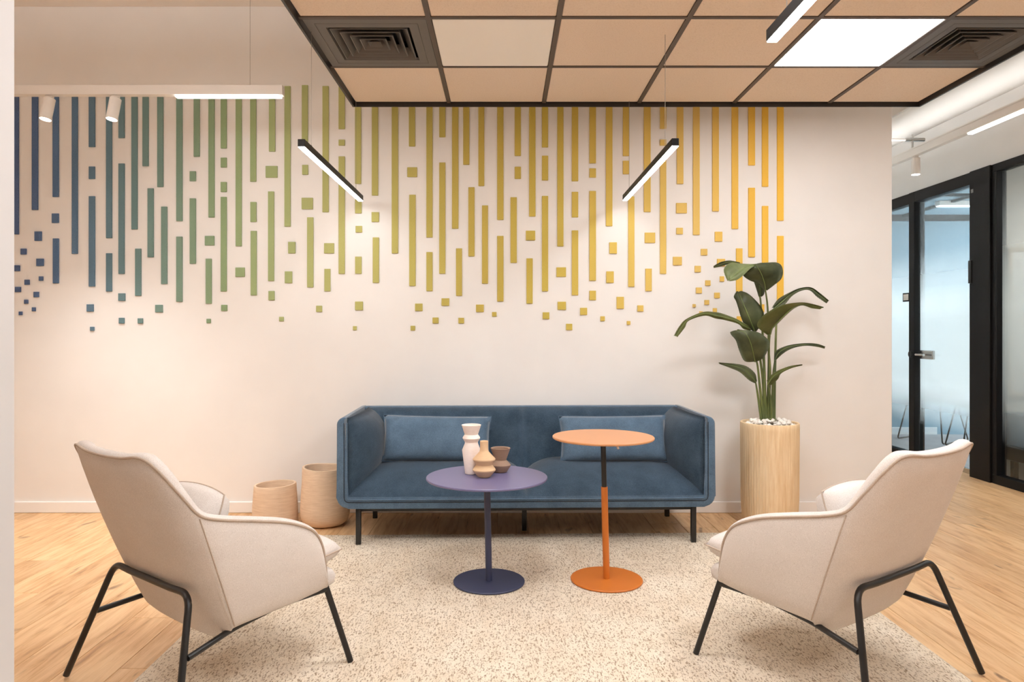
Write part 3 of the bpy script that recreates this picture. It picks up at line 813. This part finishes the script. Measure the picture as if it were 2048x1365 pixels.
def make_chair(label):
    t = empty('lounge_chair', label=label, cat='armchair', group='oatmeal lounge chairs')
    bm = NB(); path = chair_shell(bm); obj('shell', bm, M['chair'], t, angle=60)
    bm = NB(); tube(bm, path, .0042, 8); obj('piping', bm, M['chair_pipe'], t)
    for s in (-1, 1):
        i = NST // 2 + s * 6 * 4
        a, b, n = tops[i], bots[i], nrm[i].normalized()
        bm = NB(); tube(bm, [b.lerp(a, .02 + .96 * k / 14) - n * (.0145 * math.sin(math.pi * (.02 + .96 * k / 14)) ** .8 + .0002) for k in range(15)], .0022, 6)
        obj('seam', bm, M['chair_pipe'], t)
    # upholstered seat base and loose seat cushion
    bm = NB()
    prof = [(-.10, .268), (-.10, .330), (.27, .335), (.315, .328), (.332, .305), (.322, .276), (.29, .268)]
    ring_loft(bm, [[Vector((x, y * (1 - .06 * abs(x / .3) ** 3), z)) for y, z in prof] for x in [-.268 + .536 * k / 12 for k in range(13)]], True, True)
    bmesh.ops.bevel(bm, geom=[e for e in bm.edges if len(e.link_faces) == 2 and abs(e.verts[0].co.x) > .267 and abs(e.verts[1].co.x) > .267], offset=.016, segments=3, profile=.5, affect='EDGES')
    obj('seat_base', bm, M['chair'], t, angle=45)
    bm = NB(); rim = pillow(bm, .545, .515, .125, 28, 28, 3.2, .016, Matrix.Translation((0, .104, .378)) @ Matrix.Rotation(R(3), 4, 'X'), 0, .22)
    sc_ = obj('seat_cushion', bm, M['chair'], t, angle=80)
    bm = NB(); tube(bm, rim + rim[:1], .003, 6); obj('piping', bm, M['chair_pipe'], sc_)
    bm = NB()
    def fb(u, v):
        x = (u - .5) * 2 * (.205 + .05 * (1 - v)); z = .36 + v * .43
        y = -.135 - (z - .205) * .413 + .048 + .042 * ramp(min(u, 1 - u) / .25) * ramp(min(1 - v, .6) / .25)
        return (x, y, z)
    pad(bm, 18, 14, fb); bmesh.ops.solidify(bm, geom=bm.faces[:], thickness=.01); obj('back_pad', bm, M['chair'], t, angle=70)
    # black tube frame
    q = CHAIR_PT; r_ = .0108
    bar = bend([(q['A'][0] * -1 - .0, q['A'][1], q['A'][2]), (-.12, q['A'][1] - .004, q['A'][2] - .004), (.12, q['A'][1] - .004, q['A'][2] - .004), q['A']], .05)
    for s in (-1, 1):
        f = lambda k: Vector((q[k][0] * s, q[k][1], q[k][2]))
        A, C = f('A'), f('C')
        leg = bend([(A.x * .55, A.y - .003, A.z - .003), A, C], .055, 6)
        bm = NB(); tube(bm, leg, r_, 12); obj('rear_leg', bm, M['black_metal'], t)
        bm = NB(); tube(bm, bend([f('B'), f('M1'), f('M2'), f('E')], .03) , r_ * .88, 12); obj('side_rail', bm, M['black_metal'], t)
        bm = NB(); E_, D_ = f('E'), f('D'); tube(bm, [E_ + (E_ - D_).normalized() * .012, D_], r_, 12); obj('front_leg', bm, M['black_metal'], t)
    bm = NB(); tube(bm, [(q['A'][0] * .56 * k, q['A'][1] - .003, q['A'][2] - .003) for k in (-1, -.5, 0, .5, 1)], r_, 12); obj('back_bar', bm, M['black_metal'], t)
    return t


def copy_tree(o, parent=None):
    c = o.copy(); COL.objects.link(c); c.parent = parent
    for ch in list(o.children): copy_tree(ch, c)
    return c


ch1 = make_chair('oatmeal lounge chair standing in front of the clay pots')
ch2 = copy_tree(ch1); ch2['label'] = 'oatmeal lounge chair standing in front of the potted plant, near the glass door'
for c, loc, yaw, lab in ((ch1, (-1.0176, 2.4898), -36.9, 'pale lumbar cushion in the chair in front of the clay pots'), (ch2, (1.170, 2.529), 34.3, 'pale lumbar cushion in the chair in front of the potted plant')):
    c.location = (*loc, .0015); c.rotation_euler = (0, 0, R(yaw))
    if c is ch1:
        cu = empty('lumbar_cushion', label=lab, cat='cushion', group='lumbar cushions on the lounge chairs')
        bm = NB(); rim = pillow(bm, .365, .27, .15, 24, 18, 2.6, .02, Matrix.Rotation(R(64), 4, 'X'), 0, .45); obj('cushion_cover', bm, M['chair'], cu, angle=80)
        bm = NB(); tube(bm, rim + rim[:1], .003, 6); obj('piping', bm, M['chair_pipe'], cu)
    else:
        cu = copy_tree(cu); cu['label'] = lab
    cu.location = c.location + Matrix.Rotation(R(yaw), 3, 'Z') @ Vector((-.0, -.122, .548)); cu.rotation_euler = (0, 0, R(yaw))

# ------------------------------------------------------------------ pedestal tables
def disc(bm, r, z0, z1, c=(0, 0), ch=.002): return lathe(bm, [(r - ch, z0), (r, z0 + ch), (r, z1 - ch), (r - ch, z1)], 72, c)


BY = 3.345; bx = (978 - VX) / FPX * BY; tzb = .512
t = empty('pedestal_table', (bx, BY, RZ), label='low navy round pedestal table carrying three ceramic vases', cat='table')
bm = NB(); disc(bm, .170, 0, .008); obj('base_plate', bm, M['navy'], t)
bm = NB(); tube(bm, [(0, 0, .008), (-.010, 0, tzb - RZ - .012)], .0155, 24); obj('pole', bm, M['navy'], t)
bm = NB(); lathe(bm, [(.05, tzb - RZ - .016), (.05, tzb - RZ - .0105)], 24, (-.010, 0)); obj('mount_plate', bm, M['navy'], t)
bm = NB(); disc(bm, .2885, tzb - RZ - .0105, tzb - RZ, (-.010, 0), .0025); obj('table_top', bm, M['navy_top'], t)
OY = 3.372; ox = (1213 - VX) / FPX * OY; tzo = .699
t = empty('pedestal_table', (ox, OY, RZ), label='taller orange round pedestal table with a half black pole', cat='table')
bm = NB(); disc(bm, .1715, 0, .008); obj('base_plate', bm, M['orange'], t)
zs = .447; dxo = -.0165
bm = NB(); tube(bm, [(0, 0, .008), (dxo * .63, 0, zs)], .0158, 24); obj('lower_pole', bm, M['orange'], t)
bm = NB(); tube(bm, [(dxo * .6, 0, zs - .03), (dxo, 0, tzo - RZ - .02)], .0125, 24); obj('upper_pole', bm, M['black_metal'], t, label='black telescoping upper pole')
bm = NB(); lathe(bm, [(.03, tzo - RZ - .026), (.05, tzo - RZ - .011)], 24, (dxo, 0)); mp_ = obj('mount_plate', bm, M['orange'], t)
bm = NB(); tube(bm, [(dxo + .02, -.02, tzo - RZ - .018), (dxo + .045, -.03, tzo - RZ - .024), (dxo + .066, -.035, tzo - RZ - .052)], .0035, 10); lv = obj('lever', bm, M['chrome'], t)
bm = NB(); tube(bm, [(dxo + .0625, -.0345, tzo - RZ - .047), (dxo + .069, -.036, tzo - RZ - .056)], .0052, 12); obj('lever_knob', bm, M['white_plastic'], lv)
bm = NB(); disc(bm, .2425, tzo - RZ - .011, tzo - RZ, (dxo, 0), .003); obj('table_top', bm, M['orange_top'], t)

# ------------------------------------------------------------------ vases, profiles measured as (half width, height) in px
def vase(name, px, py, Y, prof, m, label, inner, depth):
    s = Y / FPX; x = (px - VX) * s
    pts = [(r * s, z * s) for r, z in prof]
    rt, zt = pts[-1]
    pts += [(rt - .002, zt + .001), (inner * s, zt - .0015), (inner * s * .85, zt - depth * s), (.001, zt - depth * s - .002)]
    bm = NB(); lathe(bm, [(max(.002, pts[0][0] - .004), 0)] + [(pts[0][0], .003)] + pts[1:], 48)
    o = obj(name, bm, M[m], None, angle=32, label=label, cat='vase', group='ceramic vases on the navy table')
    o.location = (x, Y, tzb)


vase('tall_vase', 942.7, 948, 3.40, [(12.6, 0), (18.6, 48), (13.2, 61), (13, 64), (17.6, 71.5), (17.2, 73.5), (13.4, 79), (19.6, 98)], 'vase_white', 'tallest white ceramic vase with flared top, left on the navy table', 16, 14)
vase('bottle_vase', 968.3, 957, 3.325, [(11.5, 0), (13, 1.5), (22.8, 13.5), (23, 15.5), (16.4, 24.5), (16.6, 26), (22.8, 35), (22.6, 37), (9.4, 51), (8.2, 55), (8.2, 72)], 'vase_sand', 'sand coloured bottle vase with two bulges and narrow neck', 5.5, 16)
vase('cup_vase', 1001, 947, 3.445, [(11.5, 0), (13, 1), (20.5, 13), (20.7, 15), (12, 24), (12, 26), (19.8, 48)], 'vase_brown', 'brown flared vase at the back right of the three vases', 15.5, 20)

# ------------------------------------------------------------------ clay pots
def clay_pot(loc, prof, tilt, label, sag=0):
    t = []
    o = NB(); lathe(o, prof, 64)
    zt = max(p[1] for p in prof)
    for v in o.verts:                                   # hand-thrown rim, slightly uneven
        k = max(0, (v.co.z - zt + .09) / .09)
        v.co.z += k * (tilt * v.co.x + sag * (v.co.x ** 2 - v.co.y ** 2))
    p = obj('clay_pot', o, M['clay'], None, angle=50, label=label, cat='pot', group='empty clay pots beside the sofa'); p.location = loc
    return p


clay_pot(((550.5 - VX) / FPX * 4.40, 4.40, 0), [(.125, 0), (.138, .006), (.1385, .05), (.136, .12), (.130, .20), (.1275, .243), (.126, .247), (.114, .247), (.111, .240), (.114, .12), (.115, .03), (.01, .025)], .035, 'smaller empty clay pot left of the bigger one by the sofa')
clay_pot((-1.116, 4.385, 0), [(.09, 0), (.115, .006), (.138, .025), (.150, .06), (.1515, .10), (.147, .18), (.141, .27), (.1385, .352), (.137, .357), (.124, .357), (.121, .35), (.126, .2), (.12, .04), (.01, .035)], -.02, 'bigger rounded clay pot half hidden by the sofa end', .2)

# ------------------------------------------------------------------ planter, pebbles, plant
PY = 4.38; pxc = (1539 - VX) / FPX * PY
pl = empty('planter', (pxc, PY, 0), label='tall round planter of pale ribbed wood filled with white pebbles', cat='planter')
bm = NB(); N = 180; rings = []
for z, r in ((0, .155), (.004, .1585), (.06, .166), (.16, .1715), (.6, .1745), (.634, .1745), (.637, .172), (.637, .163), (.634, .161), (.56, .161)):
    rings.append([Vector(((r - (.0032 if k % 3 == 0 and .004 < z < .634 else 0)) * math.cos(2 * math.pi * k / N), (r - (.0032 if k % 3 == 0 and .004 < z < .634 else 0)) * math.sin(2 * math.pi * k / N), z)) for k in range(N)])
ring_loft(bm, rings, True, True)
obj('planter_wall', bm, M['planter'], pl, angle=60)
bm = NB(); lathe(bm, [(.001, .60), (.1605, .60), (.1605, .59), (.001, .59)], 40); obj('soil', bm, mat('soil', (90, 74, 60), .95), pl)
pms = []
for k in range(5):
    bm = NB(); bmesh.ops.create_icosphere(bm, subdivisions=1, radius=1)
    for v in bm.verts: v.co *= random.uniform(.82, 1.12)
    for f in bm.faces: f.smooth = True
    me = bpy.data.meshes.new('pebble'); bm.to_mesh(me); bm.free(); me.materials.append(M['pebble']); pms.append(me)
STEM_BASE = [(728, 1285), (745, 1255), (765, 1262), (778, 1272), (800, 1268), (820, 1274), (770, 1255), (752, 1260)]
cnt = 0
for k in range(1000):
    a = random.uniform(0, 2 * math.pi); rr = .148 * math.sqrt(random.random())
    if cnt >= 170: break
    layer = cnt >= 110
    if layer and rr > .125: continue
    o = link('pebble', random.choice(pms), None, pl); cnt += 1
    s = random.uniform(.009, .0155)
    o.scale = (s * random.uniform(.9, 1.4), s * random.uniform(.9, 1.3), s * random.uniform(.7, 1))
    o.location = (rr * math.cos(a), rr * math.sin(a), (.634 if layer else .618) + .018 * (1 - (rr / .15) ** 2) + random.uniform(-.003, .004))
    o.rotation_euler = (random.uniform(-.5, .5), random.uniform(-.5, .5), random.uniform(0, 6.28))

plant = empty('bird_of_paradise_plant', (pxc, PY, .615), label='tall leafy plant with long arching paddle leaves growing from the wooden planter', cat='plant')
def Z(p, d=None):
    zx, zy = p[0], p[1]; dd = p[2] if len(p) > 2 else (d or 0)
    return P(1320 + zx / 3.592, 480 + zy / 3.592, PY + dd) - plant.location


LEAVES = {
    'A': ([(757, 365, 0), (752, 320, -.05), (738, 275, -.09), (722, 235, -.12), (703, 203, -.13), (690, 188, -.12), (672, 178, -.10)],
          [(752, 362, 0), (690, 312, -.02), (640, 290, -.05), (598, 255, -.08), (625, 222, -.10), (655, 193, -.11), (668, 178, -.10)],
          [(765, 368, 0), (815, 330, -.02), (868, 285, -.04), (884, 235, -.06), (872, 185, -.07), (835, 162, -.06), (760, 165, -.06)]),
    'B': ([(692, 180, -.10), (620, 198, -.17), (560, 232, -.21), (515, 272, -.24), (490, 297, -.25)],
          [(692, 176, -.10), (600, 171, -.14), (505, 166, -.17), (458, 215, -.21), (484, 297, -.25)],
          [(688, 186, -.10), (648, 208, -.18), (604, 250, -.22), (553, 288, -.24), (496, 299, -.25)]),
    'H2': ([(715, 412, .05), (720, 380, .03), (715, 340, .03), (700, 300, .04)], [(708, 408, .05), (698, 375, .04), (684, 330, .04), (672, 295, .05)], [(724, 412, .05), (746, 395, .05), (755, 350, .05), (745, 300, .05)]),
    'C': ([(575, 172, .05), (500, 160, .1), (440, 175, .16), (383, 197, .21)], [(565, 164, .05), (500, 150, .1), (435, 160, .15), (380, 191, .21)], [(570, 182, .06), (500, 175, .12), (445, 190, .17), (385, 203, .21)]),
    'D': ([(682, 662, 0), (660, 612, -.03), (640, 560, -.05), (615, 500, -.05), (592, 445, -.04), (575, 405, -.01), (562, 375, .02)],
          [(676, 662, 0), (612, 615, 0), (583, 560, -.02), (562, 490, -.02), (545, 440, -.01), (530, 408, 0), (548, 372, .02)],
          [(690, 662, 0), (735, 600, -.02), (748, 540, -.03), (725, 480, -.02), (675, 422, -.01), (630, 385, 0), (592, 369, .02)]),
    'E': ([(790, 685, 0), (800, 640, -.03), (845, 590, -.08), (900, 535, -.12), (960, 485, -.14), (1020, 462, -.15), (1090, 475, -.16), (1172, 490, -.17)],
          [(770, 684, 0), (700, 625, -.10), (720, 565, -.14), (790, 510, -.17), (880, 468, -.18), (1000, 450, -.18), (1090, 460, -.17), (1172, 486, -.17)],
          [(797, 684, 0), (812, 640, .03), (856, 594, 0), (910, 540, -.04), (968, 492, -.08), (1025, 472, -.12), (1090, 492, -.15), (1150, 500, -.16)]),
    'F': ([(815, 495, .10), (870, 450, .12), (940, 390, .14), (1010, 355, .15), (1080, 352, .15), (1140, 395, .14), (1205, 445, .13)],
          [(802, 490, .10), (850, 425, .12), (930, 378, .14), (1005, 347, .15), (1085, 344, .15), (1150, 385, .14), (1212, 438, .13)],
          [(815, 500, .10), (890, 470, .09), (950, 404, .10), (1015, 367, .11), (1075, 364, .12), (1130, 412, .12), (1195, 457, .13)]),
    'G': ([(650, 640, 0), (590, 610, -.05), (530, 575, -.1), (450, 555, -.14), (400, 545, -.17), (310, 530, -.22), (200, 575, -.26), (150, 630, -.28), (110, 695, -.3)],
          [(645, 625, 0), (590, 590, -.03), (530, 560, -.07), (450, 530, -.11), (400, 520, -.14), (310, 518, -.20), (190, 568, -.25), (138, 622, -.27), (98, 692, -.3)],
          [(650, 655, 0), (598, 640, -.03), (560, 605, -.08), (460, 576, -.12), (400, 566, -.15), (320, 546, -.20), (207, 582, -.25), (178, 632, -.27), (122, 703, -.3)]),
    'H': ([(682, 878, 0), (670, 820, -.08), (655, 760, -.12), (635, 705, -.14), (605, 665, -.13), (550, 650, -.10)],
          [(676, 877, 0), (608, 872, -.04), (570, 800, -.08), (545, 725, -.10), (512, 684, -.10), (503, 664, -.09)],
          [(690, 878, 0), (747, 845, -.04), (787, 750, -.08), (757, 697, -.10), (690, 660, -.10), (560, 646, -.10)]),
    'I': ([(825, 870, .05), (850, 815, .06), (910, 775, .08), (980, 758, .1), (1060, 752, .12), (1130, 760, .12), (1182, 775, .12)],
          [(822, 862, .05), (833, 800, .07), (900, 764, .10), (980, 748, .12), (1060, 743, .14), (1130, 748, .13), (1183, 768, .12)],
          [(835, 864, .04), (882, 820, .04), (930, 790, .06), (990, 770, .08), (1060, 762, .10), (1130, 770, .11), (1180, 783, .12)]),
    'J': ([(690, 1030, 0), (660, 985, -.04), (600, 930, -.08), (520, 905, -.1), (420, 886, -.12)], [(694, 1005, .01), (682, 958, -.01), (620, 908, -.05), (530, 889, -.08), (420, 884, -.12)], [(685, 1033, 0), (640, 1010, -.05), (573, 952, -.09), (500, 920, -.11), (425, 892, -.12)]),
    'K': ([(772, 1040, -.05), (810, 985, -.08), (860, 950, -.10), (940, 915, -.12), (1018, 900, -.13)], [(765, 1015, -.05), (800, 970, -.07), (855, 935, -.09), (940, 905, -.11), (1018, 897, -.13)], [(785, 1056, -.05), (845, 1005, -.09), (872, 960, -.11), (945, 923, -.12), (1020, 904, -.13)])}
for key, (mid, le, ri_) in LEAVES.items():
    mm, ll, rr = (crom([Z(p) for p in q], 9) for q in (mid, le, ri_))
    bm = NB(); rows = []
    for a, b, c in zip(ll, mm, rr):
        row = []
        for k in range(9):
            u = k / 4 - 1
            e = a if u < 0 else c
            p = b.lerp(e, abs(u)); p = p + Vector((0, -.010 * math.sin(math.pi * abs(u)), .004 * math.sin(math.pi * abs(u))))
            row.append(bm.verts.new(p))
        rows.append(row)
    for a, b in zip(rows, rows[1:]):
        for k in range(8): bm.faces.new((a[k], a[k + 1], b[k + 1], b[k]))
    for i, row in enumerate(rows):                          # shallow ribs running out from the midrib
        for k, v in enumerate(row): v.co.y += (.0016 if i % 2 else -.0016) * min(1, abs(k - 4) / 1.5)
    me_faces = bm.faces[:]
    bmesh.ops.solidify(bm, geom=me_faces, thickness=.0012)
    o = obj('leaf', bm, M[{'B': 'leaf_pale', 'E': 'leaf_olive', 'G': 'leaf_olive', 'K': 'leaf_olive'}.get(key, 'leaf')], plant, angle=75)
    bm = NB(); n_ = len(mm); tube(bm, [p + Vector((0, -.0022, 0)) for p in mm], [.0032 * (1 - .75 * i / n_) for i in range(n_)], 6); obj('midrib', bm, M['midrib'], o)
STEMS = [[(728, 1292), (705, 1130), (688, 1030, 0)], [(742, 1265), (722, 1100), (700, 900), (682, 862)], [(765, 1270), (750, 1050), (742, 850), (700, 720, .02), (682, 655)],
         [(777, 1280), (790, 950), (782, 800), (790, 680)], [(800, 1275), (790, 1120, -.03), (774, 1030, -.05)], [(820, 1282, .02), (824, 1000, .05), (832, 700, .08), (835, 560, .10), (815, 495, .10)],
         [(806, 1272, .02), (812, 1000, .04), (825, 868, .05)], [(772, 1262, .01), (782, 900, .02), (775, 520, .02), (757, 360, 0)], [(756, 1266, .02), (748, 900, .03), (725, 470, .05), (714, 405, .05)],
         [(748, 1262, .0), (738, 1000, .01), (690, 700, .01), (648, 636, 0)]]
for s_ in STEMS:
    pts = crom([Z(p) for p in s_], 6)
    pts[0].z = min(pts[0].z, 0)
    n_ = len(pts)
    bm = NB(); tube(bm, pts, [.0095 - .0055 * i / n_ for i in range(n_)], 10); obj('stem', bm, M['stem'], plant)

# ------------------------------------------------------------------ behind the glass
sy = 3.9 * FPX / (1813 - VX); sz = EYE + (VY - 595) / FPX * sy
t = empty('door_sign', (gx + .002, sy, sz), label='small white framed sign on the glass left of the door post', cat='sign')
obj('sign_frame', box(NB(), (-.008, -.056, -.042), (.0015, .056, .042), .002, 1), M['black'], t)
obj('sign_face', box(NB(), (-.0095, -.042, -.029), (-.007, .042, .029), .001, 1), M['white_plastic'], t)


def sled_chair(loc, yaw, label):
    t = empty('meeting_chair', loc, R(yaw), label=label, cat='chair', group='sled base chairs in the glass room')
    for s in (-1, 1):
        bm = NB(); tube(bm, bend([(s * .17, -.16, .44), (s * .24, -.27, .012), (s * .24, .24, .012), (s * .17, .16, .44)], .03), .008, 10); obj('sled_leg', bm, M['black_metal'], t)
    bm = NB(); pillow(bm, .46, .46, .05, 14, 14, 3, .012, Matrix.Translation((0, 0, .46)), .04); obj('seat', bm, mat('grey_shell', (92, 100, 110), .6), t)
    bm = NB(); pillow(bm, .44, .40, .05, 14, 14, 2.6, .012, Matrix.Translation((0, -.22, .66)) @ Matrix.Rotation(R(78), 4, 'X'), .05); obj('backrest', bm, t.children[-1].data.materials[0], t)
    return t


sled_chair((4.72, 7.75, .002), 120, 'grey sled base chair left of the door handle behind the glass')
sled_chair((4.78, 7.05, .002), 75, 'grey sled base chair nearest the glass door')
# upholstered bench and board in the room at the far right
t = empty('bench_sofa', (4.62, 5.32, .002), label='low dark blue bench sofa behind the far right glass panel', cat='bench')
obj('upholstered_box', box(NB(), (-.60, -.33, .29), (.9, .33, .555), .02, 3), M['sofa'], t)
obj('plinth', box(NB(), (-.60, -.33, .175), (.9, .33, .288), .004, 1), M['black'], t)
for lx in (-.55, .85):
    for ly in (-.28, .28):
        bm = NB(); box(bm, (lx - .02, ly - .02, 0), (lx + .02, ly + .02, .176), .002, 1); obj('leg', bm, M['black'], t)
p = P(2014, 500, 5.65)
t = empty('framed_board', (p.x, 5.658, 1.3), label='white board with a pale wooden frame behind the far right glass panel', cat='board')
obj('board', box(NB(), (.02, -.02, -.60), (1.2, 0, p.z - 1.3 - .01), .002, 1), M['white_plastic'], t)
m_ = mat('pale_wood', (196, 172, 142), .6)
for lo, hi in (((0, -.03, -.62), (.03, 0, p.z - 1.3 + .015)), ((1.19, -.03, -.62), (1.22, 0, p.z - 1.3 + .015)), ((.03, -.03, p.z - 1.3 - .015), (1.19, 0, p.z - 1.3 + .015)), ((.03, -.03, -.62), (1.19, 0, -.59))):
    obj('frame_bar', box(NB(), lo, hi, .002, 1), m_, t)
